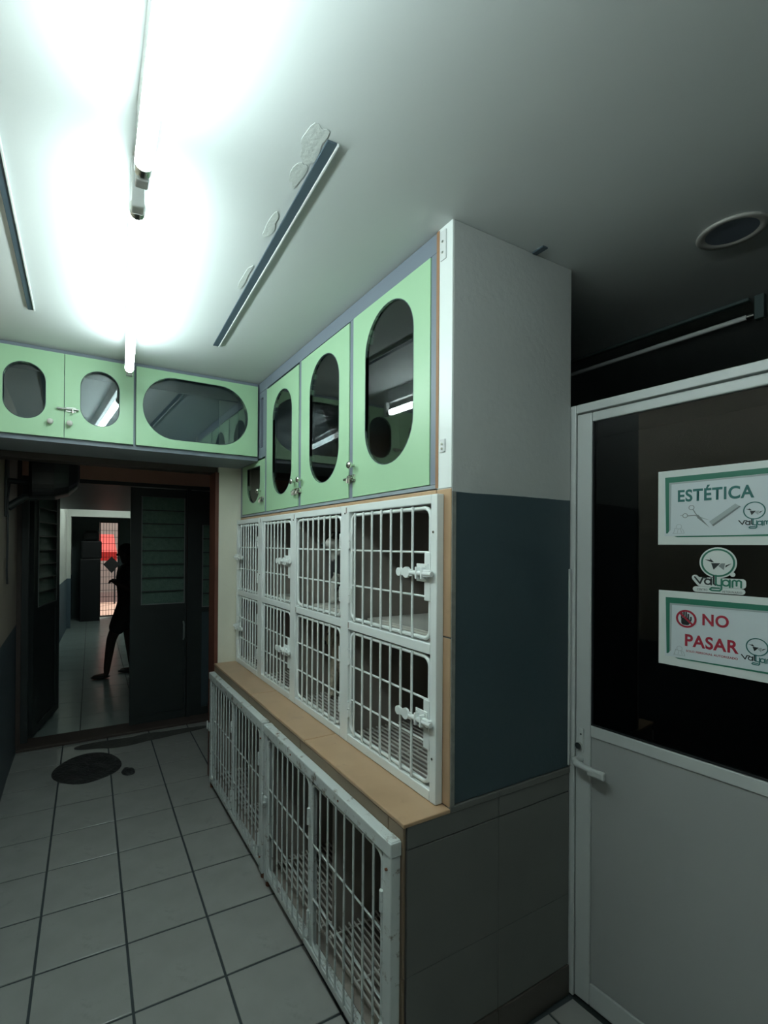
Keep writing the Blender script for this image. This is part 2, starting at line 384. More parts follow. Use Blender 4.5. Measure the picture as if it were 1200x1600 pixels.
# ------------------------------------------------------------------ wire doors, latches, cage banks
def rod(p0, p1, r, n=8): return MB().tube([p0, p1], r, n)
BAR = {}
def bar_for(length, r, axis, mat):
    k = (round(length, 4), r, axis, mat)
    if k not in BAR:
        e = (0, 0, length/2) if axis == 'z' else (0, length/2, 0)
        BAR[k] = (MB().tube([tuple(-q for q in e), e], r, 7), mat, [])
    return BAR[k]
def put_bar(name, parent, pos, length, r, axis, mat):
    mb, mt, me = bar_for(length, r, axis, mat)
    if not me:
        o = mb.build(name, mt); me.append(o.data); o.parent = parent
    else:
        o = bpy.data.objects.new(name, me[0]); C.objects.link(o); o.parent = parent
    o.location = Vector(pos) - abs_loc(parent); return o
def wire_door(bank, xf, y0, y1, z0, z1, hinge_high_y, mat, nbar=7, latch=True, hz=(.34, .68), r=.0068, rb=.0044, hinges=(.25, .78), lz=.5):
    """rod-framed door in the plane x=xf; hinge at the larger y when hinge_high_y"""
    path = [(xf, a, b) for a, b in rrect(y0, y1, z0, z1, .028)]
    d = MB().tube(path, r, 8, closed=True).build('cage_door', mat, bank)
    w = y1-y0; h = z1-z0
    for k in range(nbar):
        q = (.037+.0617*k)/.489*w; y = y1-q if hinge_high_y else y0+q
        put_bar('vertical_bar', d, (xf-.009, y, (z0+z1)/2), round(h+.016, 3), rb, 'z', mat)
    for q in hz:
        put_bar('cross_bar', d, (xf, (y0+y1)/2, z1-h*q), round(w, 3), rb*.9, 'y', mat)
    hy = y1+.006 if hinge_high_y else y0-.006
    for q in hinges:
        zz = z1-h*q
        MB().cyl((xf-.008, hy, zz-.03), (xf-.008, hy, zz-.001), .007, 8).cyl((xf-.008, hy, zz+.001), (xf-.008, hy, zz+.03), .007, 8).box(xf-.006, xf+.002, hy-.012, hy+.012, zz-.027, zz+.027).build('hinge', mat, d)
    if latch:
        s = 1 if hinge_high_y else -1; ye = y0 if hinge_high_y else y1; zl = z1-h*lz
        L = MB(); Y = lambda t: ye + s*t
        L.box(xf-.012, xf-.007, Y(-.010), Y(.018), zl-.085, zl+.065, .002)         # plate on the rod
        L.box(xf-.016, xf-.011, Y(-.004), Y(.052), zl-.026, zl+.030, .002)
        L.box(xf-.030, xf-.016, Y(-.030), Y(.010), zl-.010, zl+.012, .003)         # keeper over the post
        L.box(xf-.034, xf-.016, Y(.004), Y(.012), zl-.018, zl+.020, .002)
        L.box(xf-.034, xf-.016, Y(.030), Y(.038), zl-.018, zl+.020, .002)
        L.cyl((xf-.025, Y(-.034), zl), (xf-.025, Y(.07), zl), .008, 10)
        L.box(xf-.030, xf-.024, Y(.055), Y(.125), zl-.012, zl+.012, .003)          # lever
        L.cyl((xf-.031, Y(.088), zl), (xf-.022, Y(.088), zl), .018, 14)
        L.cyl((xf-.031, Y(.127), zl), (xf-.023, Y(.127), zl), .014, 14)
        for a in (.004, .044):
            for b in (-.019, .023): L.cyl((xf-.019, Y(a), zl+b), (xf-.015, Y(a), zl+b), .003, 6)
        L.build('latch', mat, d)
    return d

BAYS = [(.060, .560), (.621, 1.076), (1.139, 1.552), (1.624, 2.018)]
ZR = [(1.276, 1.708), (.828, 1.243)]
up = thing('cage_bank', 'white wire fronted bank of eight cages above the tan shelf', 'cages', (0, 1.03, .7935))
fr = MB(); x0, x1 = -.031, -.003
fr.box(x0, x1, .031, .060, .795, 1.736, .003); fr.box(x0, x1, 2.018, 2.044, .795, 1.736, .003)
for a, b in ((.560, .621), (1.076, 1.139), (1.552, 1.624)): fr.box(x0, x1, a, b, .795, 1.736, .003)
for a, b in BAYS:
    for za, zb in ((.795, .828), (1.243, 1.276), (1.708, 1.736)): fr.box(x0, x1, a+.0005, b-.0005, za, zb, .003)
frame = fr.build('frame', 'white_enamel', up)
for (yy, zz) in ((.046, 1.62), (.046, .93), (.585, 1.735-.03), (1.10, 1.70), (1.585, 1.40)):
    MB().cyl((x0-.0025, yy, zz), (x0+.002, yy, zz), .004, 8).build('bolt', 'chrome', frame)
for a, b in ((.5775, 1.718), (1.095, 1.718), (1.58, 1.718), (.556, 1.262), (1.068, 1.262)):
    MB().box(x0-.0006, x0+.002, a-.0022, a+.0022, b-.013, b+.010).build('frame_slot', 'rust', frame)
MB().box(.012, .50, .0685, .0735, .797, 1.735).box(.48, .4885, .0735, 2.058, .797, 1.735).build('back_panel', 'cage_back', up)
for yy in (.5905, 1.1075, 1.588, 2.0525): MB().box(.0, .479, yy-.006, yy+.006, .797, 1.735).build('divider', 'cage_wall', up)
for k, (a, b) in enumerate(((.074, .584), (.597, 1.101), (1.114, 1.581), (1.595, 2.045))):
    MB().box(.0, .479, a, b, 1.252, 1.268).build('cage_floor', 'cage_wall', up)
    MB().box(.0, .479, a, b, .797, .803).build('cage_floor', 'cage_wall', up)
    MB().box(.0, .479, a, b, 1.722, 1.735).build('cage_roof', 'cage_wall', up)
HH = [True, False, True, False]
for i, (a, b) in enumerate(BAYS):
    for j, (za, zb) in enumerate(ZR):
        d = wire_door(up, -.019, a+.012, b-.010, za+.012, zb-.012, HH[i], 'white_enamel', latch=(i != 1))
# loose boards and wire racks lying in the cages
bd = [('pale board lying in the nearest upper cage', .08, .575), ('pale board under the black and white dog', .605, 1.09), ('pale board lying in the third upper cage from the door', 1.12, 1.572)]
for lab, a, b in bd:
    o = MB().box(.07, .46, a, b, 1.2695, 1.279, .002).box(.07, .46, a+.01, b-.03, 1.2795, 1.2855, .002).build('floor_board', 'board', None, ((.26), (a+b)/2, 1.2695)); tag(o, lab, 'board', 'boards in the upper cages')
def rack(x0, x1, y0, y1, z, n, lab, grp, mat='rack', r=.0035):
    mb = MB()
    for k in range(n):
        x = x0+(x1-x0)*k/(n-1); mb.tube([(x, y0, z), (x, y1, z)], r, 6)
    for q in (.04, .5, .96): mb.tube([(x0, y0+(y1-y0)*q, z-.006), (x1, y0+(y1-y0)*q, z-.006)], r*.9, 6)
    for x in (x0+.01, x1-.01):
        for y in (y0+.03, y1-.03): mb.cyl((x, y, z-.018), (x, y, z), .004, 6)
    return tag(mb.build('wire_rack', mat, None, ((x0+x1)/2, (y0+y1)/2, z-.018)), lab, 'rack', grp)
for lab, a, b in (('wire floor rack in the nearest lower row cage', .082, .578), ('wire floor rack under the cream dog', .606, 1.092), ('wire floor rack in the third lower row cage', 1.122, 1.572), ('wire floor rack in the lower row cage farthest from the door', 1.604, 2.03)):
    rack(.03, .46, a, b, .8225, 20, lab, 'racks in the upper cage bank')

def floor_cage(ya, yb, mid, label):
    xf, xb = -.205, -.172
    t = thing('floor_cage', label, 'cage', ((xf+xb)/2, (ya+yb)/2, 0), group='floor cages under the tan shelf')
    f = MB(); f.box(xf, xb, ya, ya+.042, .03, .745, .003); f.box(xf, xb, yb-.034, yb, .03, .745, .003)
    f.box(xf-.004, xb+.001, ya-.003, yb+.002, .700, .742, .003); f.box(xf, xb, ya+.042, yb-.034, .045, .072, .003)
    f.box(xf+.004, xb-.004, mid-.008, mid+.008, .072, .70, .002)
    fo = f.build('frame', 'worn_enamel', t)
    for yy, zz in ((ya+.02, .66), (ya+.02, .10), (ya+.3, .722), (ya+.7, .722)): MB().cyl((xf-.006, yy, zz), (xf+.002, yy, zz), .004, 8).build('bolt', 'rust', fo)
    for yy in (ya+.02, yb-.017): MB().cyl((-.188, yy, .002), (-.188, yy, .030), .012, 10).build('foot', 'rust', fo)
    wire_door(t, xf+.008, ya+.052, mid-.014, .078, .688, False, 'worn_enamel', latch=False, hz=(.375, .705), hinges=(.22, .85), r=.006, rb=.0039)
    d = wire_door(t, xf+.008, mid+.014, yb-.042, .078, .688, False, 'worn_enamel', latch=False, hz=(.375, .705), hinges=(.22, .85), r=.006, rb=.0039)
    MB().cyl((xf-.012, yb-.05, .40), (xf-.012, yb-.012, .40), .007, 8).box(xf-.014, xf-.002, yb-.045, yb-.02, .375, .425, .003).cyl((xf-.02, yb-.03, .39), (xf-.02, yb-.03, .44), .005, 8).build('latch', 'worn_enamel', d)
    return t
floor_cage(.012, 1.022, .537, 'white rust-speckled floor cage nearer the white door, under the tan shelf')
floor_cage(1.050, 2.040, 1.537, 'white rust-speckled floor cage nearer the dark doorway, under the tan shelf')
for lab, a, b in (('wire rack in the floor cage section nearest the white door', .08, .53), ('wire rack in the second floor cage section from the white door', .553, 1.01), ('wire rack in the third floor cage section from the white door', 1.06, 1.525), ('wire rack in the floor cage section nearest the doorway', 1.55, 1.99)):
    rack(-.14, .47, a, b, .10, 30, lab, 'racks in the floor cages', 'rack', .004)

# ------------------------------------------------------------------ green cabinets
def poly_ray(poly, cx, cy, ang):
    dx, dy = math.cos(ang), math.sin(ang); best = 1e9
    for i in range(len(poly)):
        (ax, ay), (bx, by) = poly[i-1], poly[i]; ex, ey = bx-ax, by-ay; den = dx*ey-dy*ex
        if abs(den) < 1e-12: continue
        t = ((ax-cx)*ey-(ay-cy)*ex)/den; s = ((ax-cx)*dy-(ay-cy)*dx)/den
        if t > 0 and -1e-9 <= s <= 1+1e-9: best = min(best, t)
    return cx+dx*best, cy+dy*best
def stadium(a0, a1, b0, b1, n=9):
    w, h = a1-a0, b1-b0; r = min(w, h)/2; pts = []
    return rrect(a0, a1, b0, b1, r*.985, n)
def holed(outer, hole, mapf, d0, d1):
    """flat panel with a star-shaped hole, from depth d0 to d1"""
    cx = sum(p[0] for p in hole)/len(hole); cy = sum(p[1] for p in hole)/len(hole)
    angs = sorted(set([round(math.atan2(p[1]-cy, p[0]-cx), 6) for p in outer+hole]))
    I = [poly_ray(hole, cx, cy, a) for a in angs]; O = [poly_ray(outer, cx, cy, a) for a in angs]; n = len(angs)
    mb = MB(); vs = [mapf(*p, d0) for p in O]+[mapf(*p, d0) for p in I]+[mapf(*p, d1) for p in O]+[mapf(*p, d1) for p in I]; fs = []
    for i in range(n):
        j = (i+1) % n
        fs += [(i, j, n+j, n+i), (2*n+i, 3*n+i, 3*n+j, 2*n+j), (i, 2*n+i, 2*n+j, j), (n+i, n+j, 3*n+j, 3*n+i)]
    return mb.add(vs, fs)
def grow(poly, k):
    cx = (min(p[0] for p in poly)+max(p[0] for p in poly))/2; cy = (min(p[1] for p in poly)+max(p[1] for p in poly))/2
    w = (max(p[0] for p in poly)-min(p[0] for p in poly))/2; h = (max(p[1] for p in poly)-min(p[1] for p in poly))/2
    return [(cx+(p[0]-cx)*(1+k/w), cy+(p[1]-cy)*(1+k/h)) for p in poly]
mapX = lambda a, b, d: (d, a, b)        # doors that face -x : a = y, b = z
CZ0 = 1.772
cab = thing('wall_cabinet', 'mint green wall cabinet with oval glass doors above the wire cages', 'cabinet', (.25, 1.05, 1.756))
c = MB(); xb = .47
c.box(.018, xb, .072, .090, 1.757, H-.004); c.box(.018, xb, 2.02, 2.055, 1.757, H-.004); c.box(xb-.012, xb, .09, 2.02, 1.757, H-.004)
c.box(.0, xb-.012, .0725, 2.055, 1.757, 1.769); c.box(.02, xb-.012, .09, 2.02, H-.02, H-.004)
for yy in (.594, 1.098, 1.580): c.box(.03, xb-.012, yy-.009, yy+.009, 1.769, H-.02)
c.build('carcass', 'cab_inside', cab)
c = MB(); c.box(.0, .017, .0725, 2.055, 2.497, H-.003)
c.box(.0, .017, .0725, .100, 1.770, 2.496); c.box(.001, .017, 2.016, 2.055, 1.770, 2.10)
for yy in (.594, 1.098, 1.580): c.box(.001, .017, yy-.0145, yy+.0145, 1.770, 2.4965)
c.build('face_frame', 'grey_lam', cab)
MB().box(-.0032, -.0017, .0600, .0722, 1.757, H-.004).build('edge_band', 'wood_brown', cab)
holed([(1.596, 2.10), (1.728, 2.10), (1.728, 2.496), (1.596, 2.496)], [(1.635, 2.16), (1.68, 2.16), (1.68, 2.46), (1.635, 2.46)], mapX, .001, .017).build('filler_panel', 'grey_lam', cab)
MB().box(.17, .175, .09, 1.57, 2.12, 2.134).box(.17, .45, .092, 1.57, 2.11, 2.12).build('inner_shelf', 'cab_inside', cab)
halfov = [(1.672, 2.055), (1.905, 2.055), (1.915, 2.0)] + [(1.795+.118*math.cos(t), 1.955+.118*math.sin(t)) for t in [PI-(PI+k*PI/10) if 0 else -k*PI/10 for k in range(1, 10)]] + [(1.672, 1.96)]
halfov = [(1.910, 2.058), (1.676, 2.052)] + [(1.793+.117*math.cos(PI+k*PI/12), 1.955+.117*math.sin(PI+k*PI/12)) for k in range(13)]
for n, (a, b, z1, hole) in enumerate(((.102, .578, 2.494, stadium(.188, .484, 1.873, 2.452)), (.610, 1.082, 2.490, stadium(.697, .982, 1.862, 2.436)),
                       (1.114, 1.564, 2.484, stadium(1.200, 1.466, 1.854, 2.418)), (1.596, 2.014, 2.086, halfov))):
    d = holed([(a, CZ0), (b, CZ0), (b, z1), (a, z1)], hole, mapX, -.003, .0145).build('door', 'green', cab)
    holed(grow(hole, .0025), hole, mapX, -.0036, .0150).build('window_edge', 'dark_panel', d)
    g = grow(hole, -.0006); MB().prism(g, mapX, .0040, .0080).build('glass_pane', 'cab_glass', d)
    # knob and small sliding bolt on the latch side
    ky = {0: .566, 1: 1.066, 2: 1.196-.05, 3: 1.655}[n]
    MB().lathe([(.0, -.030), (.013, -.030), (.0155, -.024), (.012, -.017), (.006, -.012), (.006, 0)], (-.003, ky, 1.898), 14, 'x').build('knob', 'chrome', d)
    ly = {0: .585, 1: 1.098, 2: 1.140, 3: 1.632}[n]
    bl = MB(); bl.box(-.008, -.0032, ly-.030, ly+.022, 1.832, 1.862, .001); bl.cyl((-.012, ly-.034, 1.847), (-.012, ly+.045 if n in (0,) else ly+.03, 1.847), .006, 10)
    bl.cyl((-.019, ly-.006, 1.847), (-.019, ly-.006, 1.825), .005, 8); bl.cyl((-.019, ly+.008, 1.847), (-.021, ly+.008, 1.828), .005, 8)
    bl.box(-.016, -.0032, ly-.026, ly-.020, 1.836, 1.858); bl.box(-.016, -.0032, ly+.010, ly+.016, 1.836, 1.858)
    bl.build('sliding_bolt', 'chrome', d)

mapY = lambda a, b, d: (a, d, b)
YB = 1.7232
cb = thing('wall_cabinet', 'mint green cabinet spanning the passage above the dark doorway', 'cabinet', (-.69, 1.9, 2.085))
c = MB(); c.box(-1.366, -.006, YB, YB+.36, 2.086, 2.104); c.box(-1.366, -.006, YB+.35, YB+.36, 2.104, H-.004)
c.box(-1.366, -1.352, YB+.001, YB+.35, 2.104, H-.004); c.box(-.02, -.006, YB+.001, YB+.35, 2.104, H-.004)
c.box(-.711, -.700, YB+.001, YB+.35, 2.104, H-.004); c.box(-1.352, -.711, YB+.02, YB+.35, H-.018, H-.004); c.box(-.700, -.02, YB+.02, YB+.35, H-.018, H-.004)
c.build('carcass', 'cab_inside', cb)
MB().box(-1.366, -.004, YB-.012, YB-.001, 2.536, H-.003).box(-1.366, -.004, YB-.012, YB-.001, 2.086, 2.108).box(-.712, -.702, YB-.012, YB-.001, 2.108, 2.536).box(-.012, -.004, YB-.012, YB-.001, 2.108, 2.536).build('face_frame', 'grey_lam', cb)
for n, (a, b, hole) in enumerate(((-1.364, -1.039, stadium(-1.294, -1.120, 2.190, 2.462)), (-1.036, -.713, stadium(-.964, -.784, 2.188, 2.470)), (-.700, -.014, stadium(-.664, -.078, 2.160, 2.500)))):
    d = holed([(a, 2.110), (b, 2.110), (b, 2.534), (a, 2.534)], hole, mapY, YB-.032, YB-.014).build('door', 'green', cb)
    holed(grow(hole, .0025), hole, mapY, YB-.0326, YB-.0135).build('window_edge', 'dark_panel', d)
    MB().prism(grow(hole, .012), mapY, YB-.0125, YB-.0085).build('glass_pane', 'cab_glass', d)
    if n < 2:
        kx = (-1.098, -1.013)[n]
        MB().lathe([(.0, -.026), (.012, -.026), (.0145, -.020), (.012, -.014), (.006, -.010), (.006, 0)], (kx, YB-.032, 2.182), 14, 'y').build('knob', 'board', d)
        if n == 1:
            MB().box(-1.030, -.985, YB-.037, YB-.0325, 2.242, 2.266, .001).box(-1.066, -1.044, YB-.037, YB-.0325, 2.246, 2.262, .001).cyl((-1.07, YB-.042, 2.254), (-.972, YB-.042, 2.254), .006, 10).cyl((-1.0, YB-.05, 2.254), (-1.0, YB-.05, 2.234), .005, 8).build('sliding_bolt', 'chrome', d)

# metal plates left on the white strip beside the cabinet
for lab, z0, z1, w in (('small white metal plate with two screws at the top of the pillar', 2.455, 2.545, .026), ('small chipped latch plate low on the white pillar strip', 1.865, 1.905, .022)):
    t = thing('bracket_plate', lab, 'bracket', (0, .05, z0))
    MB().box(-.0060, -.0016, .028, .028+w, z0, z1, .0015).build('plate', 'lamp_white', t)
    for q in (.25, .62): MB().cyl((-.0080, .028+w*.5, z0+(z1-z0)*q), (-.004, .028+w*.5, z0+(z1-z0)*q), .004, 8).build('screw', 'chrome', t)

# ------------------------------------------------------------------ ceiling: lamps, tracks, downlight
def lamp(name, label, p0, p1, lit, group=None):
    a, b = Vector(p0), Vector(p1); d = (b-a); L = d.length; rz = math.atan2(d.y, d.x); mid = (a+b)/2
    t = thing(name, label, 'lamp', (mid.x, mid.y, H-.001), 0, group)
    R = Matrix.Rotation(rz, 4, 'Z')
    def place(mb): mb.v = [tuple(R @ (Vector(q)) + Vector((mid.x, mid.y, 0))) for q in mb.v]; return mb
    zt = p0[2]
    place(MB().box(-L/2+.05, L/2-.05, -.014, .014, zt+.060, H-.0015, .004)).build('batten', 'lamp_white' if lit else 'wall_dark', t)
    for s in (-1, 1):
        place(MB().box(s*(L/2-.004), s*(L/2-.034), -.014, .014, zt-.022, zt+.07, .003)).build('socket', 'lamp_white' if lit else 'wall_dark', t)
        place(MB().cyl((s*(L/2-.036), 0, zt), (s*(L/2-.060), 0, zt), .0195 if lit else .012, 14)).build('end_cap', 'chrome', t)
    place(MB().cyl((-L/2+.061, 0, zt), (L/2-.061, 0, zt), .019 if lit else .010, 16)).build('tube', 'tube_glow' if lit else 'lamp_white', t)
    return t
lamp('fluorescent_lamp', 'lit fluorescent tube on the ceiling nearest the back cabinets', (-.862, .16, 2.42), (-.757, 1.47, 2.42), True, 'lit ceiling tubes')
lamp('fluorescent_lamp', 'lit fluorescent tube on the ceiling at the top edge of the picture', (-.862, .10, 2.42), (-.90, -1.15, 2.42), True, 'lit ceiling tubes')
lamp('fluorescent_lamp', 'unlit fluorescent lamp on the dark ceiling beyond the white door', (1.33, -.27, 2.485), (1.30, .92, 2.485), False)

def track(name, label, a, b, w, lip=True, patches=()):
    a, b = Vector(a), Vector(b); d = b-a; L = d.length; rz = math.atan2(d.y, d.x); mid = (a+b)/2
    t = thing(name, label, 'track', (mid.x, mid.y, H), 0, 'metal tracks on the ceiling'); R = Matrix.Rotation(rz, 4, 'Z')
    def place(mb): mb.v = [tuple(R @ Vector(q) + Vector((mid.x, mid.y, 0))) for q in mb.v]; return mb
    place(MB().box(-L/2, L/2, -w/2, w/2, H-.006, H-.0005, .001)).build('channel', 'track', t)
    if lip: place(MB().box(-L/2, L/2, -w/2-.006, -w/2-.0005, H-.009, H-.0005, .001)).build('lip', 'lamp_white', t)
    for k, (cx, cy, rx, ry) in enumerate(patches):
        blob(cx, cy, rx, ry, H-.0014-.0002*k, H-.0002, jit=.25, seed=20+k).build('plaster_patch', 'plaster_chip', t)
    return t
track('ceiling_track', 'long dark metal track with chipped plaster on the ceiling beside the green cabinet', (-.449, -.066, 0), (-.383, 1.268, 0), .026, True, ((-.487, -.035, .030, .055), (-.480, .07, .016, .05), (-.468, .30, .014, .06), (-.447, .62, .010, .08)))
track('ceiling_track', 'dark metal track at the left edge of the ceiling', (-1.18, -.2, 0), (-1.157, 1.285, 0), .020, True)
track('ceiling_track', 'short dark stub of metal track on the ceiling against the grey end wall', (.354, -.045, 0), (.354, -.001, 0), .022, False, ((.36, -.022, .018, .018),))
dl = thing('downlight', 'round white rimmed ceiling downlight, switched off', 'lamp', (.79, -.375, H-.001))
MB().lathe([(.088, -.0005), (.090, -.004), (.087, -.008), (.072, -.006), (.066, -.0035)], (.79, -.375, H), 36).build('rim', 'rack', dl)
MB().lathe([(0, -.003), (.066, -.003)], (.79, -.375, H), 36).build('lens', 'grey_lam', dl)
# ------------------------------------------------------------------ white glazed door with signs
PHI = .0802
door = thing('glazed_door', 'white aluminium door with dark glass and printed signs beside the end wall', 'door', (.5545, .0102, 0), -(PI/2-PHI))
# local axes of the door: x along the door towards the camera, y into the room behind, z up
def dpart(mb, name, mat, parent=door):
    me = bpy.data.meshes.new(name); me.from_pydata(mb.v, [], mb.f); me.polygons.foreach_set('use_smooth', mb.sm)
    bm = bmesh.new(); bm.from_mesh(me); bmesh.ops.recalc_face_normals(bm, faces=bm.faces[:]); bm.to_mesh(me); bm.free()
    me.materials.append(MATS[mat]); o = bpy.data.objects.new(name, me); C.objects.link(o); o.parent = parent; return o
DW = 1.0
dpart(MB().box(.003, .026, .0, .05, .004, 2.075, .003).box(.026, DW, .0, .05, 2.045, 2.075, .003).box(DW-.024, DW, .0, .05, .004, 2.045, .003), 'door_frame', 'alu_white')
leaf = dpart(MB().box(.029, .080, .004, .044, .012, 2.040, .003).box(DW-.078, DW-.027, .004, .044, .012, 2.040, .003)
     .box(.0805, DW-.0785, .004, .044, 2.008, 2.040, .004).box(.0805, DW-.0785, .004, .044, .928, .966, .003).box(.0805, DW-.0785, .004, .044, .012, .088, .003), 'door_leaf', 'alu_white')
dpart(MB().box(.0805, DW-.0785, .010, .030, .0885, .9275, .002), 'lower_panel', 'door_panel', leaf)
dpart(MB().box(.0805, DW-.0785, .016, .022, .9665, 2.0075), 'glass_pane', 'door_glass', leaf)
dpart(MB().box(.0805, .0845, .0075, .016, .967, 2.007).box(.085, DW-.08, .0075, .016, .967, .971), 'glazing_bead', 'black_plastic', leaf)
hd = MB(); hd.tube([(.046, .004, .842), (.046, -.030, .842), (.058, -.042, .841), (.10, -.046, .838), (.150, -.046, .833)], [.012, .012, .012, .011, .010], 10)
hd.box(.100, .156, -.056, -.036, .820, .846, .006)
dpart(hd, 'handle', 'alu_white', leaf)
dpart(MB().box(.040, .060, -.004, .004, .865, .950, .003), 'lock_plate', 'alu_white', leaf)
dpart(MB().cyl((.047, -.014, .890), (.047, .004, .890), .011, 14).cyl((.052, -.0055, .93), (.052, .0, .93), .003, 8), 'lock_cylinder', 'chrome', leaf)
dpart(MB().box(.03, DW-.02, -.008, .05, .0005, .0035), 'threshold', 'dark_metal')
# strip on the wall edge beside the frame
tag(MB().box(.540, .5515, -.006, -.0005, .81, 1.50, .002).build('edge_strip', 'alu_white'), 'narrow white strip with screws on the end wall edge beside the door', 'strip')

def flat(parent, poly, y, name, mat, th=.0004):
    return dpart(MB().prism(poly, lambda a, b, d: (a, d, b), y, y-th), name, mat, parent)
def stroke_polys(pts, w, mb, y, th=.0004, closed=False):
    """flat ribbon with round ends along a polyline, in the door plane"""
    P = [Vector((p[0], p[1])) for p in pts]
    seg = list(zip(P, P[1:])) + ([(P[-1], P[0])] if closed else [])
    f = lambda a, b, d: (a, d, b); e = 0
    for a, b in seg:
        d = b-a
        if d.length < 1e-7: continue
        d.normalize(); nn = Vector((-d.y, d.x))*w/2
        mb.prism([tuple(a+nn), tuple(b+nn), tuple(b-nn), tuple(a-nn)], f, y-e, y-th-e); e += .000003
    for p in P:
        mb.prism([(p.x+w/2*math.cos(k*PI/5), p.y+w/2*math.sin(k*PI/5)) for k in range(10)], f, y-e, y-th-e); e += .000003
    return mb
def text_part(parent, body, u0, u1, v0, v1, y, mat, name='lettering', bold=.0):
    cu = bpy.data.curves.new('t', 'FONT'); cu.body = body; cu.size = 1; cu.offset = bold; cu.extrude = 0; cu.space_character = 1.07
    ob = bpy.data.objects.new('t', cu); C.objects.link(ob); dg = bpy.context.evaluated_depsgraph_get(); dg.update()
    me = bpy.data.meshes.new_from_object(ob.evaluated_get(dg)); bpy.data.objects.remove(ob)
    xs = [q.co.x for q in me.vertices]; zs = [q.co.y for q in me.vertices]
    a0, a1, b0, b1 = min(xs), max(xs), min(zs), max(zs)
    for q in me.vertices: q.co = Vector((u0+(q.co.x-a0)/(a1-a0)*(u1-u0), y, v0+(q.co.y-b0)/(b1-b0)*(v1-v0)))
    me.name = name; me.materials.clear(); me.materials.append(MATS[mat]); o = bpy.data.objects.new(name, me); C.objects.link(o); o.parent = parent
    return o
def arc(cx, cy, r, a0, a1, n=10, ry=None): return [(cx+r*math.cos(a0+(a1-a0)*i/n), cy+(ry or r)*math.sin(a0+(a1-a0)*i/n)) for i in range(n+1)]
def ring(parent, cx, cy, r, w, y, name, mat): return dpart(stroke_polys(arc(cx, cy, r, 0, 2*PI*35/36, 35), w, MB(), y, closed=True), name, mat, parent)
def emblem(parent, cx, cy, k, y, ringmat, green, dark, grey, w=1.):
    """round badge with a dog cut from triangles, and the wordmark below; k = scale (1 = sticker size)"""
    ring(parent, cx, cy, .0375*k, .0045*k, y, 'badge_ring', ringmat)
    T = lambda pts: [(cx+a*k*.001, cy+b*k*.001) for a, b in pts]
    for nm, pts, mt in (('dog_head', [(-31, 8.5), (-17.5, 7.8), (-15, 1.5)], dark), ('dog_ear', [(-19, 13), (-8.5, 1), (-15, 1.2)], dark), ('dog_chest', [(-15.5, -1.2), (6.5, -1.2), (-9.6, -20)], dark),
                        ('dog_hip', [(9, -1.2), (17, -1.2), (14, -20), (1.5, -9)], grey), ('dog_tail', [(18.5, -6.5), (32, -.8), (17.5, -13)], dark)):
        flat(parent, T(pts), y, nm, mt)
    q = lambda pts: [(cx+a*k*.001, cy+b*k*.001) for a, b in pts]
    def A(x, yb, r): return arc(x, yb, r, 0, 2*PI, 14)
    lw = .0042*k*w
    s1 = MB()
    stroke_polys(q([(-55, -43), (-42, -61), (-35, -44), (-27, -44)]), lw, s1, y)                    # V
    stroke_polys(q(A(-23, -55, 7.5)), lw, s1, y-.00005); stroke_polys(q([(-15, -46), (-15, -63)]), lw, s1, y-.0001)   # a
    stroke_polys(q([(-9, -38), (-9, -60), (-5, -63)]), lw, s1, y-.00015)                             # l
    dpart(s1, 'wordmark', dark, parent)
    s2 = MB()
    stroke_polys(q([(-4, -36), (-4, -60), (0, -64), (8, -64)]), lw, s2, y-.0002)
    stroke_polys(q([(9, -46), (9, -74), (5, -79), (-14, -79), (-18, -76), (-14, -72), (4, -72)]), lw, s2, y-.00025)   # y
    stroke_polys(q(A(19, -56, 8)), lw, s2, y-.0003); stroke_polys(q([(28, -47), (28, -67)]), lw, s2, y-.00035)         # a
    stroke_polys(q([(34, -66), (34, -50), (38, -47), (43, -50), (43, -62)]), lw, s2, y-.0004); stroke_polys(q([(43, -50), (48, -47), (53, -50), (53, -66)]), lw, s2, y-.00045)  # m
    dpart(s2, 'wordmark', green, parent)
def sign(name, label, u0, z0):
    s = thing(name, label, 'sign', (0, 0, 0), 0, 'printed signs on the glass door')
    s.matrix_world = door.matrix_basis @ Matrix.Translation((u0, .0155, z0))
    dpart(MB().box(0, .287, -.0012, 0, 0, .224), 'sheet', 'paper_edge', s)
    y = -.00125
    dpart(MB().box(.018, .268, y-.0003, y, .026, .203), 'printed_field', 'paper', s)
    y = -.00165
    flat(s, [(.019, .204), (.266, .204), (.266, .189), (.030, .187), (.030, .040), (.026, .034), (.022, .034)], y, 'green_border', 'ink_green')
    flat(s, [(.266, .1885), (.030, .1865), (.030, .040), (.034, .044), (.036, .182), (.266, .184)], y, 'border_shade', 'ink_pale')
    flat(s, [(.044, .0255), (.266, .0285), (.266, .0235), (.052, .0225)], y, 'bottom_rule', 'ink_green')
    mb = MB(); pl = .0011
    for pts in (arc(.056, .054, .007, 0, 6.2, 10), [(.042, .034), (.046, .050), (.050, .047)], [(.052, .036), (.054, .047), (.060, .047), (.063, .036)], [(.062, .048), (.067, .044), (.070, .034), (.040, .034)]):
        stroke_polys(pts, pl, mb, y)
    dpart(mb, 'faint_drawing', 'ink_pale', s)
    return s, y
s1, y = sign('printed_sign', 'white sign with green border reading ESTÉTICA above scissors and comb', .2815, 1.5865)
text_part(s1, 'ESTÉTICA', .053, .232, .127, .172, y-.0003, 'ink_teal', bold=.028)
emblem(s1, .232, .0925, .60, y, 'ink_teal', 'ink_teal', 'ink_dark', 'ink_pale', 1.0)
mb = MB()
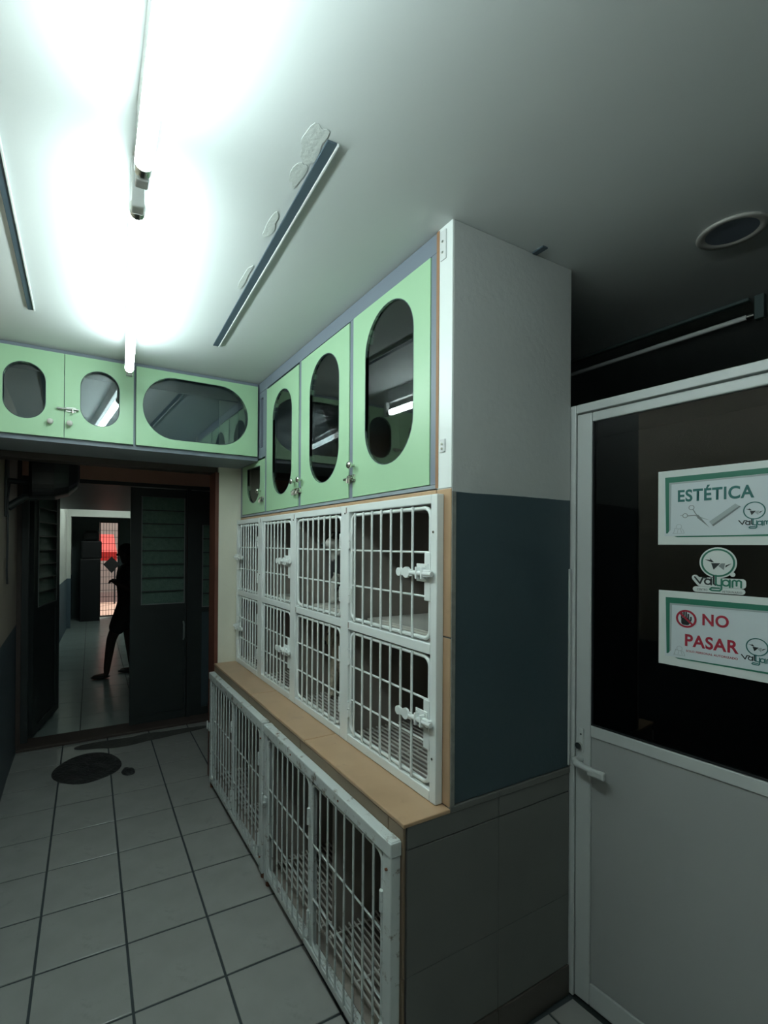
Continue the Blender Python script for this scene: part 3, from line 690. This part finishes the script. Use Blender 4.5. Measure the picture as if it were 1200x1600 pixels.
stroke_polys(arc(.088, .109, .0065, 0, 6.28, 14), .0016, mb, y); stroke_polys(arc(.072, .086, .0062, 0, 6.28, 14), .0016, mb, y-.00005)
stroke_polys([(.078, .085), (.097, .086), (.104, .082)], .0022, mb, y-.0001); stroke_polys([(.092, .103), (.098, .092), (.104, .082)], .0022, mb, y-.00015)
stroke_polys([(.066, .086), (.060, .087)], .001, mb, y-.0002)
dpart(mb, 'scissors_handles', 'ink_grey', s1)
flat(s1, [(.101, .088), (.106, .086), (.132, .050), (.103, .078)], y-.0006, 'scissors_blade', 'ink_grey'); flat(s1, [(.104, .084), (.134, .070), (.110, .077)], y-.0005, 'scissors_blade', 'ink_pale')
flat(s1, [(.131, .066), (.141, .053), (.203, .105), (.191, .114)], y, 'comb', 'ink_pale')
flat(s1, [(.138, .057), (.141, .053), (.203, .105), (.200, .107)], y-.00045, 'comb_spine', 'ink_grey')
s2, y = sign('printed_sign', 'white sign with green border reading NO PASAR in red', .2845, 1.2235)
text_part(s2, 'NO', .113, .175, .131, .165, y-.0003, 'ink_red', bold=.028)
text_part(s2, 'PASAR', .070, .197, .064, .100, y-.0003, 'ink_red', bold=.028)
text_part(s2, 'SOLO PERSONAL AUTORIZADO', .073, .195, .0475, .0535, y-.0003, 'ink_red', bold=.02)
hb = MB()
flat(s2, rrect(.060, .082, .126, .148, .007), y, 'hand_palm', 'ink_dark')
for k, (a, t) in enumerate(((.0615, .160), (.067, .164), (.0725, .163), (.078, .158))): stroke_polys([(a, .145), (a+.0003, t)], .0042, hb, y-.00005*k)
stroke_polys([(.082, .136), (.085, .143), (.085, .150)], .004, hb, y-.0003); dpart(hb, 'hand_fingers', 'ink_dark', s2)
ring(s2, .073, .1445, .0235, .0055, y-.0006, 'prohibition_ring', 'ink_red'); dpart(stroke_polys([(.057, .160), (.089, .129)], .0055, MB(), y-.0009), 'prohibition_bar', 'ink_red', s2)
emblem(s2, .236, .0905, .60, y, 'ink_teal', 'ink_teal', 'ink_dark', 'ink_pale', 1.0)
st = thing('logo_sticker', 'round white logo sticker with a green ring between the two signs', 'sticker')
st.matrix_world = door.matrix_basis @ Matrix.Translation((.283, .0155, 1.223))
bk = MB(); f = lambda a, b, d: (a, d, b)
bk.prism(arc(.150, .313, .0435, 0, 2*PI*39/40, 39), f, 0, -.0005)
stroke_polys([(.096, .268), (.108, .252), (.205, .252), (.205, .262)], .017, bk, -.0001); stroke_polys([(.098, .235), (.204, .235)], .016, bk, -.0001); stroke_polys([(.10, .262), (.20, .262)], .016, bk, -.0001); stroke_polys([(.184, .282), (.184, .281)], .012, bk, -.0001)
dpart(bk, 'backing', 'paper_edge', st)
emblem(st, .150, .313, 1.0, -.0008, 'ink_green', 'ink_green', 'ink_dark', 'ink_grey')
text_part(st, 'CENTRO', .101, .126, .2315, .2375, -.0010, 'ink_dark', bold=.0); text_part(st, 'VETERINARIO', .160, .205, .2295, .2355, -.0010, 'ink_dark', bold=.0)

# ------------------------------------------------------------------ dark doorway at the end of the passage
YD = 3.36
struct('wall_back', MB().box(-1.37, .6, YD-.05, YD+.07, 2.098, H).box(.25, .6, YD-.05, YD+.07, 0, 2.098), 'salmon')
struct('door_1', MB().box(-1.339, -1.295, YD-.04, YD+.04, .0225, 2.097).box(-1.295, .249, YD-.04, YD+.04, 2.065, 2.097).box(.205, .249, YD-.04, YD+.04, .0225, 2.065).box(-.088, -.058, YD-.035, YD+.035, .0225, 2.065), 'dark_metal')
struct('trim_5', MB().box(-1.55, -1.34, 3.301, YD+.07, 0, H), 'brown_frame')
def metal_leaf(label, mapf, w, gl0, gl1, n, panel_mat, z0=1.045, z1=1.985):
    """leaf with a louvred glass window: mapf(a along leaf, d depth, z)"""
    o = mapf(w/2, 0, 0); t = thing('metal_door', label, 'door', (o[0], o[1], .0235), 0, 'leaves of the dark metal doorway')
    def bx(a0, a1, d0, d1, zz0, zz1):
        vs = [mapf(a, d, z) for z in (zz0, zz1) for d in (d0, d1) for a in (a0, a1)]
        return vs, [(0, 2, 3, 1), (4, 5, 7, 6), (0, 1, 5, 4), (2, 6, 7, 3), (0, 4, 6, 2), (1, 3, 7, 5)]
    f = MB()
    for q in ((0, gl0, -.02, .02, .024, 2.058), (gl1, w, -.02, .02, .024, 2.058), (gl0, gl1, -.02, .02, z1, 2.058), (gl0, gl1, -.02, .02, z0-.045, z0), (gl0, gl1, -.02, .02, .024, .09)): f.add(*bx(*q))
    f.build('leaf_frame', 'dark_metal', t)
    MB().add(*bx(gl0, gl1, -.008, .008, .09, z0-.045)).build('lower_panel', panel_mat, t)
    MB().add(*bx(gl0, gl0+.008, -.026, -.0205, z0, z1)).add(*bx(gl1-.008, gl1, -.026, -.0205, z0, z1)).add(*bx(gl0+.008, gl1-.008, -.026, -.0205, z0, z0+.008)).build('louvre_frame', 'ink_grey', t)
    hgt = (z1-z0)/n
    for k in range(1, n): MB().add(*bx(gl0+.008, gl1-.008, -.024, -.0195, z0+k*hgt-.006, z0+k*hgt+.003)).build('louvre_shade_line', 'dark_metal', t)  # dark strips added at the slat joints for the shading of slat edges
    for k in range(n):
        zz = z0+k*hgt; vs = [mapf(a, d, z) for (d, z) in ((-.017, zz+.001), (-.012, zz-.003 if k else zz), (.012, min(zz+hgt+.008, z1)), (.017, min(zz+hgt+.005, z1))) for a in (gl0+.002, gl1-.002)]
        MB().add(vs, [(0, 1, 5, 4), (2, 6, 7, 3), (0, 2, 3, 1), (4, 5, 7, 6), (0, 4, 6, 2), (1, 3, 7, 5)]).build('louvre', 'louvre_glass', t)
    return t
lf = metal_leaf('dark metal door leaf with glass louvres, closed, in the far doorway', lambda a, d, z: (-.560+a, YD+d, z), .468, .085, .452, 8, 'dark_metal')
hdl = MB().tube([(-.118, YD-.02, .72), (-.118, YD-.05, .74), (-.118, YD-.05, .86), (-.118, YD-.02, .88)], .008, 8).build('pull_handle', 'ink_grey', lf)
metal_leaf('narrow fixed louvred side panel at the right of the far doorway', lambda a, d, z: (-.055+a, YD+d, z), .257, .10, .215, 6, 'dark_panel', 1.0, 1.75)
metal_leaf('dark metal door leaf with glass louvres, swung open into the corridor', lambda a, d, z: (-1.285+.236*a-.972*d, YD+.08+.972*a+.236*d, z), .70, .10, .60, 8, 'dark_metal')

# ------------------------------------------------------------------ corridor beyond, far opening, gate, street
cw = MB(); cw.add([(-1.62, 3.43, 0), (-1.42, 3.43, 0), (-1.005, 10.3, 0), (-1.205, 10.3, 0), (-1.62, 3.43, 2.7), (-1.42, 3.43, 2.7), (-1.005, 10.3, 2.7), (-1.205, 10.3, 2.7)], [(0, 3, 2, 1), (4, 5, 6, 7), (0, 1, 5, 4), (1, 2, 6, 5), (2, 3, 7, 6), (3, 0, 4, 7)])
struct('wall_corridor', cw, 'wall_corridor')
struct('wall_corridor_right', MB().box(.36, .46, 3.43, 10.4, 0, 2.7), 'wall_corridor')
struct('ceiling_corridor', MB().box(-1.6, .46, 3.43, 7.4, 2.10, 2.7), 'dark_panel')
struct('ceiling_well', MB().box(-1.6, .46, 7.4, 10.4, 2.58, 2.7), 'ceiling')
struct('wall_far', MB().box(-1.15, .36, 9.0, 9.14, 2.068, 2.58).box(.045, .36, 9.0, 9.14, 0, 2.068).box(-1.15, -1.02, 9.0, 9.14, 0, 2.068), 'wall_corridor')
struct('wall_gate', MB().box(-.115, .36, 10.3, 10.4, 0, 2.58).box(-1.1, -.115, 10.3, 10.4, 2.03, 2.58).box(-1.1, -.49, 10.3, 10.4, 0, 2.03), 'wall_dark')
fl = thing('ceiling_lamp', 'bright lamp hidden in the corridor ceiling well', 'lamp', (-.35, 8.0, 2.58))
MB().box(-.75, .05, 7.9, 8.1, 2.545, 2.578, .004).build('lamp_housing', 'lamp_white', fl)
MB().box(-.72, .02, 7.92, 8.08, 2.535, 2.5445).build('diffuser', 'far_lamp', fl)
gate = thing('grille_gate', 'dark grid gate at the street end of the corridor', 'gate', (-.3, 10.28, 0))
g = MB()
g.box(-.488, -.468, 10.262, 10.298, .005, 2.028); g.box(-.137, -.117, 10.262, 10.298, .005, 2.028); g.box(-.468, -.137, 10.262, 10.298, 2.008, 2.028); g.box(-.468, -.137, 10.262, 10.298, .005, .03)
g.build('gate_frame', 'dark_metal', gate)
for k in range(1, 6): MB().box(-.470+k*.0555-.004, -.470+k*.0555+.004, 10.276, 10.284, .03, 2.008).build('gate_bar', 'dark_metal', gate)
for k in range(1, 14): MB().box(-.468, -.137, 10.270, 10.276, k*.142-.004, k*.142+.004).build('gate_bar', 'dark_metal', gate)
MB().prism([(-.42, 1.12), (-.255, .93), (-.10, 1.12), (-.255, 1.29)], lambda a, b, d: (a, d, b), 10.235, 10.25).build('diamond_plate', 'grey_plate', gate)
tag(MB().box(-.86, -.50, 9.75, 10.2, 0, 1.25, .01).box(-.84, -.47, 9.8, 10.15, 1.25, 1.62, .03).box(-.80, -.52, 9.85, 10.1, 1.62, 1.83, .05).build('dark_cabinet', 'black_plastic', None, (-.68, 9.97, 0)), 'tall dark cluttered cabinet beside the street gate', 'cabinet')
struct('ground_street', MB().box(-8, 8, 10.4, 24, -.12, -.01), 'pave')
struct('wall_street', MB().box(-6, 6, 16, 16.3, -.01, 5), 'sunwall')
aw = thing('red_awning', 'bright red awning out in the street beyond the gate', 'awning', (-.2, 13, 0))
MB().add([(-1.4, 12.6, 1.35), (.02, 12.6, 1.35), (.02, 13.8, 1.82), (-1.4, 13.8, 1.82), (-1.4, 12.6, 1.32), (.02, 12.6, 1.32), (.02, 13.8, 1.79), (-1.4, 13.8, 1.79)], [(0, 1, 2, 3), (4, 7, 6, 5), (0, 4, 5, 1), (1, 5, 6, 2), (2, 6, 7, 3), (3, 7, 4, 0)]).build('canopy', 'red_plastic', aw)
MB().box(-1.4, .02, 12.58, 12.599, 1.12, 1.35).build('valance', 'red_plastic', aw)
for x in (-1.36, -.02): MB().cyl((x, 12.7, -.01), (x, 12.7, 1.33), .02, 8).build('post', 'dark_metal', aw)

# towels on hooks on the corridor wall
def towel(label, cx, cy, z1, z0, lean, seed):
    rd = random.Random(seed); t = thing('hanging_towel', label, 'towel', (cx, cy, z0), 0, 'towels on the corridor wall'); n = 10; m_ = 12; vs = []
    for j in range(m_+1):
        v = j/m_; w = .035 + .075*min(1, v*2.2)
        for i in range(n+1):
            u = i/n-.5; vs.append((cx+.035+.014*math.sin(u*17+seed)*min(1, v*3), cy+u*w*2+lean*(1-v), z1-(z1-z0)*v))
    k = len(vs); vs += [(x-.012, y, z) for x, y, z in vs]; fs = []
    for j in range(m_):
        for i in range(n):
            a = j*(n+1)+i; fs += [(a, a+1, a+n+2, a+n+1), (k+a, k+a+n+1, k+a+n+2, k+a+1)]
    edge = [i for i in range(n+1)] + [j*(n+1)+n for j in range(1, m_+1)] + [m_*(n+1)+i for i in range(n-1, -1, -1)] + [j*(n+1) for j in range(m_-1, 0, -1)]
    fs += [(edge[i-1], edge[i], k+edge[i], k+edge[i-1]) for i in range(len(edge))]
    MB().add(vs, fs, True).build('cloth', 'cloth_navy', t)
    MB().tube([(cx, cy+lean, z1+.02), (cx+.04, cy+lean, z1+.005), (cx+.05, cy+lean, z1+.03)], .012, 8).build('hook', 'chrome', t)
towel('dark navy towel on the hook nearer the open door leaf', -1.262, 6.05, 1.40, .86, 0, 1)
towel('dark navy towel on the hook farther along the corridor wall', -1.232, 6.55, 1.40, .90, .12, 2)

# ------------------------------------------------------------------ small things in the passage
t = thing('floor_mat', 'dark round flat mat lying on the tiles before the far doorway', 'mat', (-.89, 2.70, 0))
def mat_disc(cx, cy, rx, ry, seed):
    rd = random.Random(seed); vs = [(cx, cy, .012)]; R = 7; n = 40; ph = [rd.uniform(0, 6.3) for _ in range(4)]
    for k in range(1, R+1):
        for i in range(n):
            a = 2*PI*i/n; e = 1+.05*sum(math.sin((q+2)*a+ph[q])/(q+1) for q in range(4)); q = k/R
            z = .010+.004*math.sin(9*q+3*a)+rd.uniform(-.002, .002) if k < R else .001
            vs.append((cx+rx*e*q*math.cos(a), cy+ry*e*q*math.sin(a), z))
    fs = [(0, 1+i, 1+(i+1) % n) for i in range(n)] + [(1+(k-1)*n+i, 1+k*n+i, 1+k*n+(i+1) % n, 1+(k-1)*n+(i+1) % n) for k in range(1, R) for i in range(n)]
    return MB().add(vs, fs)
mat_disc(-.89, 2.70, .205, .26, 3).build('mat_body', 'rubber', t); mat_disc(-.645, 2.50, .045, .06, 5).build('mat_tab', 'rubber', t)

jug = thing('plastic_jug', 'pale plastic jug standing on a dark bucket behind the floor cages', 'jug', (.12, 3.06, .2))
MB().lathe([(0, .2), (.055, .2), (.06, .21), (.06, .32), (.05, .345), (.02, .36), (.02, .385), (0, .385)], (.12, 3.06, 0), 18).build('jug_body', 'jug', jug)
MB().lathe([(0, .405), (.022, .405), (.022, .3855), (0, .3855)], (.12, 3.06, 0), 14).build('cap', 'ink_grey', jug)
bk_ = thing('bucket', 'dark bucket on the floor behind the floor cages', 'bucket', (.12, 3.06, 0))
MB().lathe([(0, .001), (.065, .001), (.082, .19), (.088, .195), (.088, .1995), (0, .1995)], (.12, 3.06, 0), 20).build('bucket_body', 'black_plastic', bk_)

# dark appliance on a bracket, upper left of the doorway
tv = thing('wall_appliance', 'bulky black appliance with rounded back on a wall bracket above the doorway', 'appliance', (-1.15, 2.62, 1.9))
secs = []
mb = MB(); n = 28
for (x, w, h, zc) in ((-1.24, .15, .15, 2.02), (-1.22, .19, .155, 2.02), (-1.10, .20, .150, 2.02), (-1.02, .17, .125, 2.025), (-.97, .12, .09, 2.04), (-.955, .06, .05, 2.05)):
    secs.append([(x, 2.62+w*math.copysign(abs(math.cos(2*PI*i/n))**.5, math.cos(2*PI*i/n)), zc+h*math.copysign(abs(math.sin(2*PI*i/n))**.5, math.sin(2*PI*i/n))) for i in range(n)])
vs = [q for s in secs for q in s]; fs = [(k*n+i, k*n+(i+1) % n, (k+1)*n+(i+1) % n, (k+1)*n+i) for k in range(len(secs)-1) for i in range(n)] + [tuple(range(n)), tuple(range(len(vs)-1, len(vs)-n-1, -1))]
mb.add(vs, fs).build('casing', 'black_plastic', tv)
MB().box(-1.368, -1.355, 2.50, 2.62, 1.74, 2.12, .003).build('wall_plate', 'dark_metal', tv)
MB().tube([(-1.356, 2.56, 1.80), (-1.27, 2.58, 1.87), (-1.20, 2.60, 1.875)], .024, 8).tube([(-1.356, 2.56, 1.97), (-1.25, 2.60, 1.97)], .018, 8).build('bracket_arm', 'dark_metal', tv)
MB().tube([(-1.345, 2.53, 1.95), (-1.352, 2.50, 1.85), (-1.350, 2.50, 1.60), (-1.352, 2.49, 1.40), (-1.350, 2.50, 1.32)], .006, 7).build('cable', 'black_plastic', tv)

# ------------------------------------------------------------------ dogs
def dog(name, label, loc, rz, k, fur, head_turn=0):
    t = thing(name, label, 'dog', loc, rz)
    P = [(-.085, 0, .085), (-.03, 0, .15), (.035, 0, .195), (.065, 0, .255), (.085, 0, .305), (.125, 0, .300), (.165, 0, .288),
         (-.15, .02, .03), (-.20, .05, .02)]
    E = [(0, 1), (1, 2), (2, 3), (3, 4), (4, 5), (5, 6), (0, 7), (7, 8)]; R = [.075, .072, .066, .045, .052, .034, .020, .014, .008]
    for s in (-1, 1):
        b = len(P); P += [(.055, s*.042, .145), (.062, s*.048, .075), (.066, s*.048, .018), (.095, s*.048, .013)]; R += [.034, .022, .017, .015]; E += [(2, b), (b, b+1), (b+1, b+2), (b+2, b+3)]
        b = len(P); P += [(-.04, s*.07, .075), (.02, s*.085, .075), (-.035, s*.09, .022), (.035, s*.09, .013)]; R += [.048, .034, .018, .015]; E += [(0, b), (b, b+1), (b+1, b+2), (b+2, b+3)]
        b = len(P); P += [(.068, s*.042, .340), (.060, s*.070, .345), (.066, s*.082, .305)]; R += [.020, .014, .008]; E += [(4, b), (b, b+1), (b+1, b+2)]
    P = [tuple(q*k for q in p) for p in P]; R = [q*k for q in R]
    link_mesh('dog_body', skin_mesh(P, E, R, 2), fur, t)
    def ball(c, r, nm, mat):
        bm = bmesh.new(); bmesh.ops.create_uvsphere(bm, u_segments=10, v_segments=8, radius=r*k, matrix=Matrix.Translation(Vector(c)*k)); me = bpy.data.meshes.new(nm); bm.to_mesh(me); bm.free()
        for p in me.polygons: p.use_smooth = True
        link_mesh(nm, me, mat, t)
    for s in (-1, 1): ball((.128, s*.024, .322), .0075, 'eye', 'black_plastic')
    ball((.184, 0, .293), .011, 'nose', 'black_plastic')
    return t
dog('dog', 'black and white dog sitting in an upper row cage', (.215, .968, 1.287), math.radians(197), 1.0, 'fur_pied')
dog('dog', 'shaggy cream dog with dark nose sitting in a lower row cage', (.215, .965, .828), math.radians(200), 1.0, 'fur_cream')

# ------------------------------------------------------------------ person in the corridor, seen from the side, walking to the left
per = thing('person', 'person in dark shirt and shorts walking in the corridor beyond the doorway', 'person', (-.42, 5.2, 0))
def P3(x, y, z): return (x+.42, y, z)      # relative to the person's base
B = {}
V = []; Ed = []; Ra = []
def jv(nm, p, r, link=None):
    B[nm] = len(V); V.append(P3(*p)); Ra.append(r)
    if link: Ed.append((B[link], B[nm]))
jv('pelvis', (-.40, 0, .86), .082); jv('waist', (-.405, 0, 1.00), .070, 'pelvis'); jv('chest', (-.405, 0, 1.16), .122, 'waist'); jv('upper', (-.41, 0, 1.27), .100, 'chest')
jv('neck', (-.425, 0, 1.345), .050, 'upper'); jv('skull', (-.445, 0, 1.42), .088, 'neck'); jv('crown', (-.442, 0, 1.485), .090, 'skull'); jv('vertex', (-.440, 0, 1.535), .060, 'crown')
jv('jaw', (-.495, 0, 1.405), .038, 'skull')
for s, nm in ((-1, 'a'), (1, 'b')):
    jv('sh'+nm, (-.405, s*.16, 1.26), .055, 'upper'); jv('el'+nm, (-.375 if s < 0 else -.40, s*.21, 1.02), .042, 'sh'+nm); jv('wr'+nm, (-.52 if s < 0 else -.50, s*.14, 1.10), .030, 'el'+nm); jv('pa'+nm, (-.565 if s < 0 else -.545, s*.11, 1.125), .032, 'wr'+nm)
    for k, (dy, ln) in enumerate(((-.024, .055), (-.008, .065), (.008, .062), (.024, .048))):
        q = V[B['pa'+nm]]; b0 = (q[0]-.42, q[1], q[2])
        jv('f%s%d' % (nm, k), (b0[0]-.025, b0[1]+dy, b0[2]+.008), .010, 'pa'+nm); jv('g%s%d' % (nm, k), (b0[0]-.025-ln*.6, b0[1]+dy, b0[2]-.012), .008, 'f%s%d' % (nm, k))
    jv('th'+nm, (b0[0]+.005, b0[1]-s*.034, b0[2]+.012), .010, 'pa'+nm); jv('ti'+nm, (b0[0]-.03, b0[1]-s*.04, b0[2]+.018), .008, 'th'+nm)
jv('hipa', (-.42, -.09, .80), .092, 'pelvis'); jv('knea', (-.585, -.09, .47), .060, 'hipa'); jv('anka', (-.635, -.09, .09), .038, 'knea'); jv('heea', (-.635, -.09, .038), .034, 'anka'); jv('toea', (-.79, -.10, .025), .026, 'heea')
jv('hipb', (-.38, .09, .80), .092, 'pelvis'); jv('kneb', (-.385, .09, .46), .060, 'hipb'); jv('ankb', (-.345, .09, .09), .038, 'kneb'); jv('heeb', (-.335, .09, .038), .034, 'ankb'); jv('toeb', (-.48, .10, .025), .026, 'heeb')
link_mesh('body', skin_mesh(V, Ed, Ra, 2), 'skin', per)
def cloth(nm, names, scale, mat, extra=None):
    idx = {q: i for i, q in enumerate(names)}; vs = [V[B[q]] for q in names]; ra = [Ra[B[q]]*scale+(.036 if q in ('pelvis', 'waist') else .008) for q in names]
    ed = [(idx[[k for k in B if B[k] == a][0]], idx[[k for k in B if B[k] == b][0]]) for a, b in Ed if [k for k in B if B[k] == a][0] in idx and [k for k in B if B[k] == b][0] in idx]
    if extra:
        for base_, p, r in extra: ed.append((idx[base_], len(vs))); vs.append(P3(*p)); ra.append(r)
    return link_mesh(nm, skin_mesh(vs, ed, ra, 2), mat, per)
cloth('shirt', ['pelvis', 'waist', 'chest', 'upper', 'sha', 'shb'], 1.22, 'cloth_black', [('upper', (-.417, 0, 1.318), .072), ('sha', (-.385, -.195, 1.12), .066), ('shb', (-.395, .195, 1.12), .066)])
cloth('shorts', ['pelvis', 'waist', 'hipa', 'hipb'], 1.34, 'cloth_black', [('hipa', (-.565, -.09, .50), .092), ('hipb', (-.385, .09, .50), .092)])
def bit(c, r, nm, mat, sc=(1, 1, 1)):
    bm = bmesh.new(); bmesh.ops.create_uvsphere(bm, u_segments=20, v_segments=14, radius=r)
    for q in bm.faces: q.smooth = True
    for q in bm.verts: q.co = Vector((q.co.x*sc[0], q.co.y*sc[1], q.co.z*sc[2])) + Vector(P3(*c))
    me = bpy.data.meshes.new(nm); bm.to_mesh(me); bm.free(); link_mesh(nm, me, mat, per)
bit((-.424, 0, 1.488), .094, 'hair', 'hair_black', (1.0, .90, .95))
bit((-.522, 0, 1.440), .012, 'nose', 'skin', (1.3, .8, 1.2))
for s in (-1, 1): bit((-.508, s*.028, 1.455), .008, 'eye', 'ink_dark', (.6, 1, .7)); bit((-.44, s*.076, 1.435), .020, 'ear', 'skin', (.8, .4, 1.4))
bit((-.525, 0, 1.400), .016, 'mouth', 'red_brown', (.4, 1.3, .35))
for nm, x, y in (('a', -.70, -.095), ('b', -.40, .095)): bit((x, y, .022), .05, 'shoe', 'black_plastic', (2.1, .95, .44))
